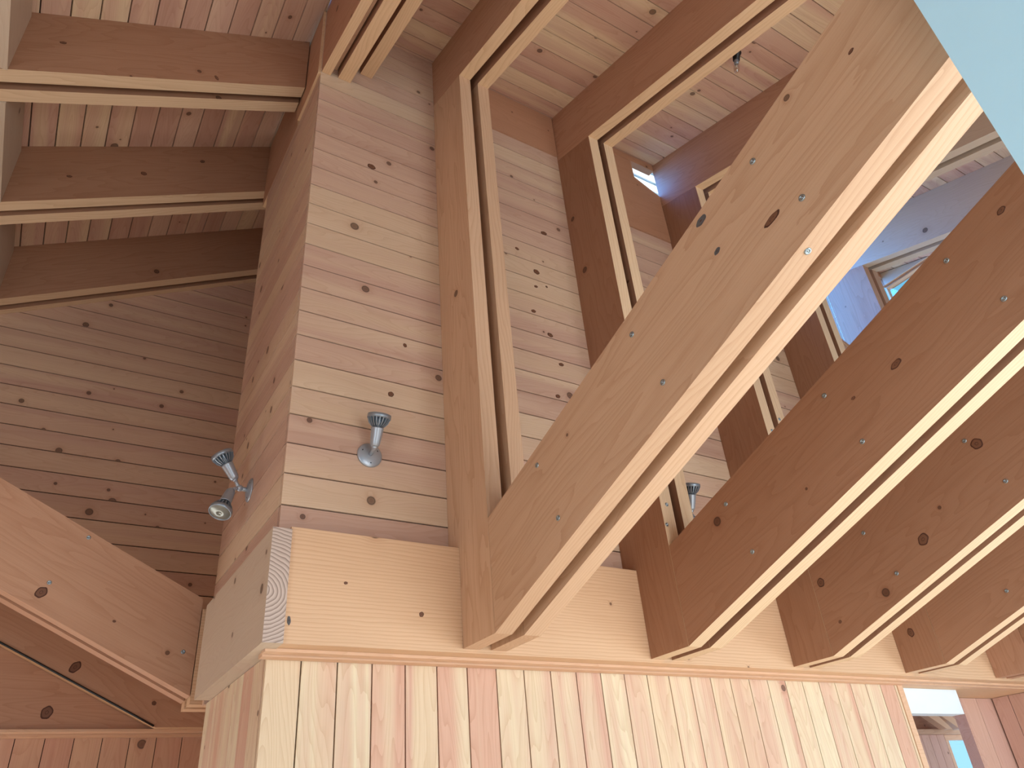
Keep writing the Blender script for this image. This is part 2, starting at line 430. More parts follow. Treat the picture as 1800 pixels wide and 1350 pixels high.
# ------------------------------------------------------------------ key measures
XC = 0.683          # left face of the tower
YW = 2.60           # front face of the tower siding
TU = 0.311          # slope of the right roof (rises away from the viewer)
TR = 0.352          # slope of the lower sloping beams (rise towards the viewer)
TL = math.tan(math.radians(28.5))   # slope of the left roof (rises to the right)
def zu_ceil(y): return 4.25 + TU * (y - 2.6)
def zu_bot(y): return 3.728 + TU * (y - 2.268)
def zl_ceil(x): return 4.29 + TL * (x - XC)
def zl_bot(x): return 3.85 + TL * (x - XC)
YF = -2.40          # inner face of the front wall (behind the camera)
XR = 6.0            # inner face of the right wall
XL = -2.5           # inner face of the left wall
YB = 4.85           # far wall
UP = math.pi / 2

# ------------------------------------------------------------------ setting: floor
mwf = Matrix(((1, 0, 0, 0), (0, 0, 1, 0), (0, -1, 0, FLOOR), (0, 0, 0, 1)))   # local x->x, local z->y, local y->-z
struct(boarding('floor', mwf, [[(XL, YF), (10.0, YF), (10.0, 6.2), (XL, 6.2)]], YF, 0.12, 0.02, M['floor'], gap=0.002))

# ------------------------------------------------------------------ setting: tower siding (front)
mwy = Matrix.Translation((0, YW, 0))
SL = -0.44
def sill(x): return 3.9961 + SL * (x - 2.976)
regs = [[(XC, 0.98), (XR, 0.98), (XR, sill(XR)), (2.976, 3.9961), (XC, 3.9961)],
        [(XC, 3.9961), (2.976, 3.9961), (2.976, 4.27), (XC, 4.27)]]
wfr = struct(boarding('wall_front', mwy, regs, 1.1383, 0.1299, 0.02, M['siding'], gap=0.0062, backing=0.06))
add_knots(wfr, [((0.993, YW, 3.106), 0.021, 0.019, 0), ((1.116, YW, 1.723), 0.013, 0.014, 0), ((1.184, YW, 2.006), 0.010, 0.010, 0),
    ((2.092, YW, 3.097), 0.021, 0.015, 0), ((1.883, YW, 2.889), 0.013, 0.010, 0), ((2.001, YW, 2.760), 0.019, 0.018, 0), ((1.985, YW, 2.647), 0.012, 0.009, 0), ((2.060, YW, 2.672), 0.008, 0.007, 0),
    ((1.948, YW, 2.461), 0.015, 0.011, 0), ((2.041, YW, 2.329), 0.017, 0.014, 0), ((2.090, YW, 2.150), 0.016, 0.011, 0), ((2.04, YW, 1.94), 0.014, 0.012, 0)], (0, -1, 0))
# frieze boards closing the top of the siding between the rafters
def frieze(x0, x1, z0, name):
    o = plank_y(name, YW - 0.012, 0.05, [(x0, z0), (x1, z0), (x1, 4.262), (x0, 4.262)], 0, M['frieze'], None, 0.002)
    return struct(o)
frieze(1.375 + 0.20, 2.285, 3.867, 'trim_1')
frieze(2.29 + 0.20, 3.20, 4.185, 'trim_2')
struct(plank_y('trim_16', YW - 0.010, 0.05, [(2.49, 3.4775), (3.20, 3.4775), (3.20, sill(3.20) + 0.004), (2.976, 4.000), (2.976, 4.184), (2.49, 4.184)], 0, M['frieze'], None, 0))
frieze(3.205 + 0.20, 4.115, 4.185, 'trim_3')
frieze(4.12 + 0.20, 5.03, 4.185, 'trim_4')
frieze(5.035 + 0.20, XR, 4.185, 'trim_5')

# tower siding, left face (boards run along Y): local X -> -Y, local Z -> Z, local Y -> +X
def left_frame(x): return Matrix(((0, 1, 0, x), (-1, 0, 0, 0), (0, 0, 1, 0), (0, 0, 0, 1)))
struct(boarding('wall_left_tower', left_frame(XC - 0.002), [[(-3.62, 0.96), (-YW - 0.022, 0.96), (-YW - 0.022, 3.69), (-3.62, 3.69)]], 1.1383, 0.1299, 0.02, M['siding'], gap=0.0062, backing=0.06))
# wall above / behind, recessed part of the tower's left side
struct(boarding('wall_left_recess', left_frame(1.06), [[(-YB, 0.6), (-3.66, 0.6), (-3.66, 4.5), (-YB, 4.5)]], 1.1383, 0.1299, 0.02, M['siding_far']))
struct(flat_x('wall_tower_return', 0.70, 1.145, 3.625, 3.659, 0.62, 4.6, M['siding_far'], None, 0))
struct(flat_x('wall_tower_return_lower', 0.722, 1.145, 3.563, 3.659, FLOOR, 0.61, M['lower_far'], None, 0))
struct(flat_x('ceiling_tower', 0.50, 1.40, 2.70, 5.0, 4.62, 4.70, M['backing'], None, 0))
struct(boarding('wall_recess_lower', left_frame(1.06), [[(-YB, FLOOR), (-3.66, FLOOR), (-3.66, 0.598), (-YB, 0.598)]], 1.1383, 0.1299, 0.02, M['lower_far']))
# lower walls with vertical boards: local X -> Z (up), local Z -> -X..., front face towards -Y
def vert_front(y): return Matrix(((0, 0, -1, 0), (0, 1, 0, y), (1, 0, 0, 0), (0, 0, 0, 1)))      # local x = z, local z = -x
struct(boarding('wall_lower', vert_front(2.67), [[(FLOOR, -4.25), (0.612, -4.25), (0.612, -0.70), (FLOOR, -0.70)]], -0.8208, 0.1311, 0.02, M['lower'], gap=0.0052, backing=0.06))
def vert_left(x): return Matrix(((0, 1, 0, x), (0, 0, 1, 0), (1, 0, 0, 0), (0, 0, 0, 1)))       # local x = z, local z = y, into +X
struct(boarding('wall_lower_side', vert_left(0.698), [[(FLOOR, 2.692), (0.612, 2.692), (0.612, 3.56), (FLOOR, 3.56)]], 2.692, 0.1311, 0.02, M['lower'], gap=0.0012, backing=0.06))
# far wall of the left room
mwb = Matrix.Translation((0, YB, 0))
fz = lambda x: zl_ceil(x) + 0.02
struct(boarding('wall_back', mwb, [[(XL, 1.0), (1.05, 1.0), (1.05, fz(1.05)), (XL, fz(XL))]], 1.7187, 0.1342, 0.02, M['siding_far'], gap=0.007, backing=0.08))
struct(boarding('wall_back_lower', vert_front(YB), [[(0.05, -1.05), (0.66, -1.05), (0.66, -XL), (0.05, -XL)], [(FLOOR, -1.05), (0.049, -1.05), (0.049, -0.31), (FLOOR, -0.31)], [(FLOOR, 2.02), (0.049, 2.02), (0.049, -XL), (FLOOR, -XL)]], -0.045, 0.1335, 0.02, M['lower_far'], gap=0.004, backing=0.08))

# ------------------------------------------------------------------ setting: ceilings
# right roof: boards along X, local z runs up the slope (towards +Y)
au = math.atan(TU)
mwu = Matrix(((1, 0, 0, 0), (0, -math.sin(au), math.cos(au), 2.6), (0, math.cos(au), math.sin(au), 4.25), (0, 0, 0, 1)))
Lu = 5.1 / math.cos(au)
struct(boarding('ceiling_right', mwu, [[(0.70, -Lu), (XR, -Lu), (XR, 0.06), (0.70, 0.06)]], (2.459 - 2.6) / math.cos(au), 0.1235 / math.cos(au), 0.02, M['ceiling'], gap=0.0065, backing=0.10))
# left roof: boards along Y, local z runs up the slope (towards +X)
al = math.atan(TL)
mwl = Matrix(((0, -math.sin(al), math.cos(al), XC), (1, 0, 0, 0), (0, math.cos(al), math.sin(al), 4.29), (0, 0, 0, 1)))
ll = 3.3 / math.cos(al)
struct(boarding('ceiling_left', mwl, [[(YF, -ll), (YB + 0.02, -ll), (YB + 0.02, 0.0), (YF, 0.0)],
        [(2.602, 0.001), (YB + 0.02, 0.001), (YB + 0.02, 0.42), (2.602, 0.42)]], (0.4399 - XC) / math.cos(al), 0.1179 / math.cos(al), 0.02, M['ceiling'], gap=0.0075, backing=0.10))

# ------------------------------------------------------------------ setting: outer walls with windows
def wall_with_openings(name, frame, x0, x1, z0, z1, openings, mat, t=0.12):
    xs = sorted({x0, x1, *[o[0] for o in openings], *[o[1] for o in openings]})
    zs = sorted({z0, z1, *[o[2] for o in openings], *[o[3] for o in openings]})
    bm = bmesh.new()
    for a, b in zip(xs, xs[1:]):
        for c, d in zip(zs, zs[1:]):
            mx, mz = (a + b) / 2, (c + d) / 2
            if any(o[0] < mx < o[1] and o[2] < mz < o[3] for o in openings): continue
            box(bm, a, b, 0, t, c, d)
    return struct(link(name, mesh_from(bm, name), mat, None, frame))
def window(name, frame, x0, x1, z0, z1, nx, nz, t=0.06, y=0.03, w=0.05):
    bm = bmesh.new()
    for i in range(nx + 1):
        x = x0 + (x1 - x0) * i / nx; x = min(max(x, x0 + w / 2), x1 - w / 2)
        box(bm, x - w / 2, x + w / 2, y, y + t, z0, z1)
    for i in range(nz + 1):
        z = z0 + (z1 - z0) * i / nz; z = min(max(z, z0 + w / 2), z1 - w / 2)
        box(bm, x0 + w, x1 - w, y + 0.002, y + t - 0.002, z - w / 2, z + w / 2)
    bm2 = bmesh.new(); box(bm2, x0 + 0.01, x1 - 0.01, y + t / 2 - 0.003, y + t / 2 + 0.003, z0 + 0.01, z1 - 0.01)
    f = struct(link(name, mesh_from(bm, name), M['trim'], None, frame))
    link('pane', mesh_from(bm2, 'pane'), M['glass'], f, frame)
    return f
# front wall (behind the viewer), seen from inside: local y -> -Y
ff = Matrix(((1, 0, 0, 0), (0, -1, 0, YF), (0, 0, 1, 0), (0, 0, 0, 1)))
wall_with_openings('wall_entrance', ff, XL, XR, FLOOR, 2.70, [(-1.2, 0.5, -1.5, 2.69), (1.5, 3.5, -1.5, 2.1), (3.7, 5.8, -1.5, 2.1)], M['panel'])
window('window_1', ff, -1.2, 0.5, -1.5, 2.69, 2, 2)
window('window_2', ff, 1.5, 3.5, -1.5, 2.1, 2, 1)
window('window_3', ff, 3.7, 5.8, -1.5, 2.1, 2, 1)
# right wall: local x -> Y, local y -> +X
fr = Matrix(((0, 1, 0, XR), (1, 0, 0, 0), (0, 0, 1, 0), (0, 0, 0, 1)))
wall_with_openings('wall_right', fr, YF, 2.62, FLOOR, 4.27, [(-2.0, 1.6, -1.4, 1.2), (0.4, 2.62, 2.2, 4.11)], M['panel'])
window('window_4', fr, -2.0, 1.6, -1.4, 1.2, 3, 1)
window('window_5', fr, 0.4, 2.618, 2.2, 4.108, 2, 1, t=0.05, w=0.014)
struct(plank_x('trim_15', XR - 0.012, 0.011, [(2.16, 4.105), (2.59, 4.105), (2.59, 4.24)], 0, M['beam_pale'], None, 0))
# left wall
fl = Matrix(((0, -1, 0, XL), (1, 0, 0, 0), (0, 0, 1, 0), (0, 0, 0, 1)))
wall_with_openings('wall_side', fl, YF, YB, FLOOR, 2.62, [(-1.6, 1.2, -1.4, 1.2)], M['panel'])
struct(flat_x('wall_gable', XL, 0.735, YF - 0.12, YF, 2.701, 4.60, M['panel'], None, 0))
window('window_6', fl, -1.6, 1.2, -1.4, 1.2, 2, 1)
window('added_window_9', Matrix.Translation((0, YB, 0)), -2.0, 0.3, -1.45, 0.02, 2, 1)  # unseen, added to house the far fill lamp

# clerestory window above the sloping sill of the tower wall
bm = bmesh.new()
t0, t1 = YW + 0.012, YW + 0.062
for xa_, xb_ in ((2.976, 5.03), (5.23, XR)):
    prism(bm, [(xa_, sill(xa_) - 0.002), (xb_, sill(xb_) - 0.002), (xb_, sill(xb_) + 0.03), (xa_, sill(xa_) + 0.03)], t0 - 0.02, t1)
box(bm, 2.955, 2.985, t0 - 0.02, t1, sill(2.976) + 0.01, 4.20)
wf = struct(link('window_7', mesh_from(bm, 'window_7'), M['beam_warm']))
bm = bmesh.new()
prism(bm, [(2.98, sill(2.98) + 0.02), (5.03, sill(5.03) + 0.02), (5.03, 4.20), (2.98, 4.20)], t0 + 0.022, t0 + 0.028)
link('pane', mesh_from(bm, 'pane'), M['glass'], wf)
bm = bmesh.new()
prism(bm, [(5.23, sill(5.23) + 0.02), (XR, sill(XR) + 0.02), (XR, 4.20), (5.23, 4.20)], t0 + 0.022, t0 + 0.028)
link('pane', mesh_from(bm, 'pane'), M['glass'], wf)

# exterior clapboard wall beyond the clerestory
bm = bmesh.new()
for k in range(53):
    z = FLOOR + 0.12 * k
    prism(bm, [(3.27, z), (3.72, z), (3.72, z + 0.12), (3.27, z + 0.12)], 2.90, 2.94)
    prism(bm, [(3.27, z), (3.72, z), (3.72, z + 0.014), (3.27, z + 0.014)], 2.885, 2.90)
struct(link('wall_exterior', mesh_from(bm, 'wall_exterior'), M['clap']))

# unseen clapboard walls added to keep the bright sky out of the left windows
bm = bmesh.new()
for k in range(52):
    z = FLOOR + 0.12 * k
    box(bm, -3.7, -3.6, -3.0, 6.5, z, z + 0.12); box(bm, -3.6, -3.585, -3.0, 6.5, z, z + 0.02)
    box(bm, -3.6, 2.2, 6.4, 6.5, z, z + 0.12); box(bm, -3.6, 2.2, 6.385, 6.4, z, z + 0.02)
struct(link('wall_sky_block', mesh_from(bm, 'wall_sky_block'), M['clap']))

# ------------------------------------------------------------------ white partition near the viewer
bm = bmesh.new()
box(bm, 1.16, 1.30, -0.22, 0.2425, FLOOR, 3.36); bevel_all(bm, 0.004, 2)
struct(link('wall_partition', mesh_from(bm, 'wall_partition'), M['white']))

# ------------------------------------------------------------------ header beam along the front of the tower
hb = flat_x('header_beam', 0.704, XR - 0.01, 2.51, 2.598, 0.617, 1.020, M['header'])
add_knots(hb, [((0.720, 2.51, 0.692), 0.006, 0.016, 1), ((0.912, 2.51, 0.836), 0.008, 0.005, 0), ((1.207, 2.51, 0.746), 0.009, 0.010, 0)], (0, -1, 0))
tag(hb, 'long straight-grained header beam under the horizontal siding of the tower, carrying the notched posts', 'beam')
hb2 = flat_x('trim_6', 0.704, XR - 0.01, 2.5985, 2.668, 0.617, 0.70, M['trim'], None, 0.002); struct(hb2)
struct(flat_x('trim_7', 0.668, XR - 0.01, 2.575, 2.618, 0.606, 0.6165, M['trim'], None, 0.003))
struct(flat_x('trim_8', 0.672, XR - 0.01, 2.622, 2.668, 0.600, 0.6165, M['trim'], None, 0.004))

# side beam with its weathered end grain at the corner
bmw = frame_x(0.635, 2.495, 0.614, 0)
bm = bmesh.new()
fs = prism(bm, [(0, 0), (1.005, 0), (1.005, 0.392), (0, 0.392)], 0, -0.068)
bevel_all(bm, 0.004, 2)
bm.faces.ensure_lookup_table()
for f in bm.faces:
    if all(abs(v.co.x) < 0.002 for v in f.verts): f.material_index = 1
sb = link('side_beam', mesh_from(bm, 'side_beam'), [M['beam_pale'], M['endgrain']], None, bmw)
tag(sb, 'pale weathered beam on the left side of the tower showing its end grain at the corner', 'beam')

# ------------------------------------------------------------------ notched double posts, upper rafters and lower sloping beams
TP, GP = 0.070, 0.050
WHICH_POST = ['leftmost notched double post on the tower siding, with plain siding to its left',
              'double post second from the left, half hidden behind the nearest big sloping beam',
              'double post third from the left, standing beside the small silver spotlight between the beams',
              'double post fourth from the left, showing dark knotty wood beside the blue-lit post',
              'rightmost double post, its broad side lit blue by the clerestory window']
WHICH_RAFT = ['upper double rafter resting on the leftmost notched post, just right of the corner cluster',
              'long upper double rafter on the second post, just left of the black bulb socket',
              'upper double rafter third from the left, its lower end glowing blue at the small window',
              'upper double rafter fourth from the left, seen between the two nearest sloping beams',
              'rightmost upper double rafter above the patch of blue sky']
WHICH_BEAM = ['nearest and largest sloping double beam, crossing the picture to the white partition at upper right',
              'second sloping double beam from the left, ending right of centre with two rows of screws',
              'third sloping double beam from the left with a large round knot',
              'fourth sloping double beam from the left, short in view near the lower right edge',
              'rightmost sloping double beam, only a corner in view at the right edge']
BEAM_KNOTS = {0: [(0.990, 1.474, 0.020, 0.014, 1), (0.967, 1.340, 0.013, 0.008, 1), (0.784, 1.300, 0.030, 0.010, 0), (0.447, 1.558, 0.009, 0.005, 0)],
              1: [(1.061, 1.278, 0.022, 0.013, 0), (0.577, 1.561, 0.016, 0.010, 0), (1.245, 1.245, 0.008, 0.006, 0)],
              2: [(1.669, 0.986, 0.027, 0.024, 0), (1.304, 1.277, 0.026, 0.023, 0), (2.225, 0.963, 0.022, 0.020, 0), (2.186, 0.766, 0.008, 0.008, 0)]}
ps = [(1.92, 1.112), (1.84, 0.885), (1.35, 1.31), (1.27, 1.086), (0.775, 1.513), (0.690, 1.288)]
for i in range(5):
    x0 = 1.375 + 0.915 * i
    xs = (x0, x0 + TP + GP)
    # post
    e = empty('double_post', (x0 + 0.095, 2.45, 0.631), WHICH_POST[i], 'post', 'notched double posts on the tower wall')
    for k, x in enumerate(xs):
        pl = [(2.275, 0.631), (2.508, 0.631), (2.508, 1.0215), (2.598, 1.0215), (2.598, zu_bot(2.598) - 0.001), (2.275, zu_bot(2.275) - 0.001)]
        if i == 4: pl = [(2.275, 0.631), (2.508, 0.631), (2.508, 1.0215), (2.598, 1.0215), (2.598, 3.13), (2.80, 3.13), (2.80, zu_bot(2.80) - 0.001), (2.275, zu_bot(2.275) - 0.001)]
        pk = plank_x('plank', x, TP, pl, UP, (M['beam'], M['beam_shaded'], M['beam_shaded'], M['beam_shaded'], M['beam_plain'])[i], e, 0.003, anchor=(2.4, 0.63))
        if i == 3 and k == 0: add_knots(pk, [((x0, 2.402, 0.822), 0.026, 0.017, 0)], (-1, 0, 0))
        if i == 1 and k == 0:
            screw(pk, (2.327, 2.2752, 1.256), (0, -1, 0)); screw(pk, (2.303, 2.2752, 1.157), (0, -1, 0))
        if i == 2:
            screw(pk, ((3.248, 2.2752, 1.835), (3.345, 2.2752, 1.929))[k], (0, -1, 0))
    # upper rafter
    e = empty('roof_rafter', (x0 + 0.095, 2.55, zu_bot(2.55)), WHICH_RAFT[i], 'rafter', 'upper double rafters of the right roof')
    for x in xs:
        yk = 2.598 if i < 4 else 2.80
        pl = [(YF + 0.01, zu_bot(YF + 0.01)), (yk, zu_bot(yk)), (yk, zu_ceil(yk) - 0.001), (YF + 0.01, zu_ceil(YF + 0.01) - 0.001)]
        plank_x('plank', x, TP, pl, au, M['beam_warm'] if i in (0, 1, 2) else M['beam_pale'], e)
    # lower sloping beam
    ar = math.atan(-TR)
    e = empty('sloping_beam', (x0 + 0.095, 2.2, 0.70), WHICH_BEAM[i], 'beam', 'lower sloping double beams')
    zb = lambda y: 0.631 + TR * (2.273 - y)
    for k, x in enumerate(xs):
        yy = 2.273
        # the far end butts against the upper rafter's underside
        yt = -1.74; yb_ = YF + 0.02
        pl = [(yb_, min(zb(yb_), zu_bot(yb_) - 0.003)), (yy, zb(yy)), (yy, zb(yy) + 0.425), (yt, min(zb(yt) + 0.425, zu_bot(yt) - 0.003))]
        pk = plank_x('plank', x, TP, pl, ar, (M['beam'] if i < 1 else M['beam_shaded']), e)
        if k == 0:
            if i in BEAM_KNOTS: add_knots(pk, [((x0, a_, b_), r1, r2, kd) for a_, b_, r1, r2, kd in BEAM_KNOTS[i]], (-1, 0, 0))
            for j, (sy, sz) in enumerate(ps):
                if i == 3 and j > 3: continue
                if i == 4 and j > 1: continue
                screw(pk, (x0 - 0.0005, sy + random.uniform(-.008, .008), sz + random.uniform(-.006, .006)), (-1, 0, 0))
        if i == 0 and k == 0:
            screw(pk, (x0 + 0.03, 0.742, zb(0.742) - 0.0005), (0, -TR, -1))

# ------------------------------------------------------------------ corner rafter cluster (three plies against the tower corner)
e = empty('corner_rafter', (0.82, 2.5, 3.7), 'corner rafter of three separate plies meeting the top of the tower corner', 'rafter')
YE = 2.598
zc = lambda y, d: zu_bot(y) + d
for (xa, t, d, top) in ((XC + 0.003, 0.050, -0.128, 0), (0.779, 0.072, -0.120, -0.17), (0.906, 0.070, 0.0, -0.06)):
    pl = [(YF + 0.01, zc(YF + 0.01, d)), (YE, zc(YE, d)), (YE, zu_ceil(YE) - 0.001 + top), (YF + 0.01, zu_ceil(YF + 0.01) - 0.001 + top)]
    if top == 0:
        pl = [(YF + 0.01, zc(YF + 0.01, d)), (YE, zc(YE, d)), (YE, 4.36), (YF + 0.01, 4.36)]
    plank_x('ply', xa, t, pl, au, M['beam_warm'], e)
plank_x('filler_strip', 0.742, 0.028, [(YF + 0.01, zc(YF + 0.01, -0.06)), (YE, zc(YE, -0.06)), (YE, zu_ceil(YE) - 0.10), (YF + 0.01, zu_ceil(YF + 0.01) - 0.10)], au, M['trim'], e, 0.002)

# ledgers at the head of the tower's left face
ld = plank_x('ledger_board', 0.668, 0.055, [(2.602, 3.694), (2.965, 3.694), (3.005, 3.80), (3.005, 4.27), (2.602, 4.27)], 0, M['beam_warm'], None, 0.003)
tag(ld, 'short dark ledger board under the ceiling, just behind the tower corner', 'board', None)
ld = plank_x('ledger_board', 0.682, 0.05, [(3.012, 3.70), (3.742, 3.70), (3.742, 4.28), (3.012, 4.28)], 0, M['beam_warm'], None, 0.003)
tag(ld, 'long brown ledger board at the head of the side siding, behind the short ledger', 'board', None)

# ------------------------------------------------------------------ left roof rafters
WL = ['upper left double rafter nearest the viewer, below the widest strip of ceiling',
      'middle left double rafter with bright cream undersides and a dark broad face',
      'farthest left double rafter, lying against the far gable wall']
for i, y0 in enumerate((2.838, 3.745, 4.668)):
    e = empty('roof_rafter', (0.6, y0 + 0.09, zl_bot(0.6)), WL[i], 'rafter', 'double rafters of the left roof')
    xe = 0.662 if i == 0 else 1.04
    xl = XL + 0.01
    for k, yy in enumerate((y0, y0 + 0.118)):
        t = 0.075 if not (i == 2 and k == 1) else 0.052
        if i == 2 and k == 1: yy = YB - 0.054
        pl = [(xl, zl_bot(xl)), (xe, zl_bot(xe)), (xe, zl_ceil(xe) - 0.002), (xl, zl_ceil(xl) - 0.002)]
        pk = plank_y('plank', yy, t, pl, al, M['beam_shaded'], e)
        if i == 1 and k == 0: add_knots(pk, [((-0.031, yy, 3.658), 0.018, 0.013, 0), ((0.275, yy, 3.925), 0.015, 0.012, 0), ((-0.390, yy, 3.453), 0.014, 0.009, 0)], (0, -1, 0))
        if i == 0 and k == 0: add_knots(pk, [((-0.492, yy, 3.436), 0.014, 0.009, 0), ((0.194, yy, 3.62), 0.008, 0.018, 0)], (0, -1, 0))

# eave blocking between the left rafters
WB = ['pale blocking board at the low end of the ceiling, at the top left edge', 'pale blocking board between the two upper left rafters', 'blocking board between the middle and far left rafters']
for i, (ya, yb2) in enumerate(((1.95, 2.836), (3.034, 3.743), (3.942, 4.666))):
    bl = plank_x('blocking_board', -0.715, 0.07, [(ya, 3.118), (yb2, 3.118), (yb2, 3.530), (ya, 3.530)], 0, M['beam_pale'], None, 0.003)
    tag(bl, WB[i], 'board', 'blocking boards between the left rafters')

# ------------------------------------------------------------------ left room: sloping beams and header
TB = -0.504
ab = math.atan(TB)
e = empty('sloping_beam', (0.5, 3.85, 0.8), 'large sloping double beam coming down from the left edge to the side beam', 'beam')
for k, yy in enumerate((3.75, 3.868)):
    zb2 = lambda x: 1.007 + TB * x
    pl = [(-2.05, zb2(-2.05)), (0.66, zb2(0.66)), (0.66, zb2(0.66) + 0.435), (-2.05, zb2(-2.05) + 0.435)]
    pk = plank_y('plank', yy, 0.072, pl, ab, M['beam_plain'], e)
    if k == 0:
        add_knots(pk, [((-0.004, yy, 1.083), 0.020, 0.028, 0), ((0.30, yy, 0.98), 0.007, 0.006, 0)], (0, -1, 0))
        for sx_, sz_ in ((0.126, 1.347), (0.017, 1.128), (0.605, 0.862)): screw(pk, (sx_, yy - 0.0005, sz_), (0, -1, 0))
e = empty('beam_seat', (0.8, 3.85, 0.631), 'small double seat block under the low end of the large left sloping beam', 'block')
for yy in (3.75, 3.868):
    plank_y('block', yy, 0.072, [(0.664, 0.640), (1.04, 0.640), (1.04, 1.06), (0.664, 1.06)], 0, M['header'], e)
e = empty('sloping_beam', (0.5, 4.7, 0.8), 'lower left sloping beam lying against the far header beam, behind the large one', 'beam')
zb3 = lambda x: 1.018 - 0.499 * x
xk = (1.018 - 0.682) / 0.499
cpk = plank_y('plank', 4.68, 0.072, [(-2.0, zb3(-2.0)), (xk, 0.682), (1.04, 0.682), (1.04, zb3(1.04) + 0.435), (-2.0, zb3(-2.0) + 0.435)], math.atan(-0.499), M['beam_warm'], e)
bm = bmesh.new()
tube(bm, [(x, 4.672, zb3(x) + 0.001 - (0.012 * max(0, -0.02 - x) if x < -0.02 else 0)) for x in [xk - 0.01 - 0.09 * k for k in range(30)]], 0.0055, 8)
tag(link('cable', mesh_from(bm, 'cable'), M['darkgap']), 'thin black cable running along the lower edge of the far sloping beam', 'cable')
add_knots(cpk, [((0.234, 4.68, 0.975), 0.022, 0.034, 0), ((0.647, 4.68, 0.803), 0.013, 0.010, 0)], (0, -1, 0))
fh = flat_x('header_beam', XL + 0.01, 1.04, 4.757, 4.848, 0.682, 1.085, M['beam_warm'])
add_knots(fh, [((0.155, 4.757, 0.765), 0.026, 0.034, 0)], (0, -1, 0))
tag(fh, 'far header beam above the vertical boards at the lower left, behind the sloping beams', 'beam')
struct(flat_x('trim_9', XL + 0.01, 1.04, 4.72, 4.785, 0.668, 0.681, M['trim'], None, 0.004))
struct(flat_x('trim_10', XL + 0.01, 1.04, 4.79, 4.848, 0.655, 0.681, M['trim'], None, 0.005))

# ------------------------------------------------------------------ doorway at lower right and the room beyond
struct(flat_x('door_1', 4.252, 4.300, 2.665, 2.80, FLOOR, 0.600, M['trim'], None, 0.003))
struct(flat_x('trim_11', 4.302, 5.74, 2.7145, 3.015, 0.600, 0.63, M['header'], None, 0.002))
struct(flat_x('trim_12', 4.30, 5.98, 2.67, 2.714, 0.600, 0.72, M['header'], None, 0.002))
wb2 = flat_x('white_beam', 4.302, 4.93, 2.72, 2.80, 0.462, 0.599, M['clap']); 
tag(wb2, 'bright white board across the top of the doorway at lower right', 'board')
struct(boarding('wall_doorway', vert_front(2.94), [[(FLOOR, -5.76), (0.598, -5.76), (0.598, -5.35), (FLOOR, -5.35)]], -5.72, 0.19, 0.02, M['red'], gap=0.0042, backing=0.04))
struct(boarding('wall_doorway_side', vert_left(5.72), [[(FLOOR, 2.69), (0.598, 2.69), (0.598, 2.93), (FLOOR, 2.93)]], 2.69, 0.131, 0.02, M['red'], gap=0.0042, backing=0.04))
struct(flat_x('wall_beside_doorway', 5.742, XR, 2.672, 2.92, FLOOR, 0.598, M['lower']))
struct(flat_x('trim_14', 5.325, 5.349, 2.935, 3.01, FLOOR, 0.598, M['red'], None, 0.002))
# room beyond
struct(flat_x('ceiling_beyond', 4.3, 10.0, 2.76, 4.95, 1.55, 1.65, M['panel'], None, 0))
struct(flat_x('wall_beyond_front', 6.13, 10.0, 2.67, 2.75, FLOOR, 1.65, M['panel'], None, 0))
struct(flat_x('wall_beyond_left', 4.15, 4.25, 2.80, 4.95, FLOOR, 1.65, M['panel'], None, 0))
struct(boarding('wall_beyond', vert_front(4.75), [[(FLOOR, -8.09), (0.61, -8.09), (0.61, -4.6), (FLOOR, -4.6)]], -8.09, 0.13, 0.02, M['red'], gap=0.004, backing=0.08))
struct(flat_x('wall_beyond_upper', 4.6, 9.6, 4.77, 4.85, 0.66, 1.5, M['beam_warm']))
struct(flat_x('trim_13', 4.6, 9.6, 4.72, 4.79, 0.612, 0.658, M['beam'], None, 0.004))
for nm, xa in (('sloping_strut', 7.66), ('sloping_strut', 7.89)):
    o = plank_y(nm, 4.62, 0.07, [(xa, 0.79), (xa + 0.30, 0.645), (xa + 0.40, 0.645), (xa + 0.20, 0.79)], math.atan(-0.5), M['header'])
    tag(o, 'pale sloping strut left of its twin in the room beyond the doorway' if xa < 7.7 else 'pale sloping strut right of its twin in the room beyond the doorway', 'strut', 'struts beyond the doorway')
mwx = Matrix.Translation((0, 4.75, 0))
window('window_8', mwx, 8.11, 8.95, -1.0, 0.61, 1, 1, t=0.05, y=0.01)
struct(flat_x('wall_beyond_right', 8.95, 9.6, 4.77, 4.85, FLOOR, 0.61, M['red']))

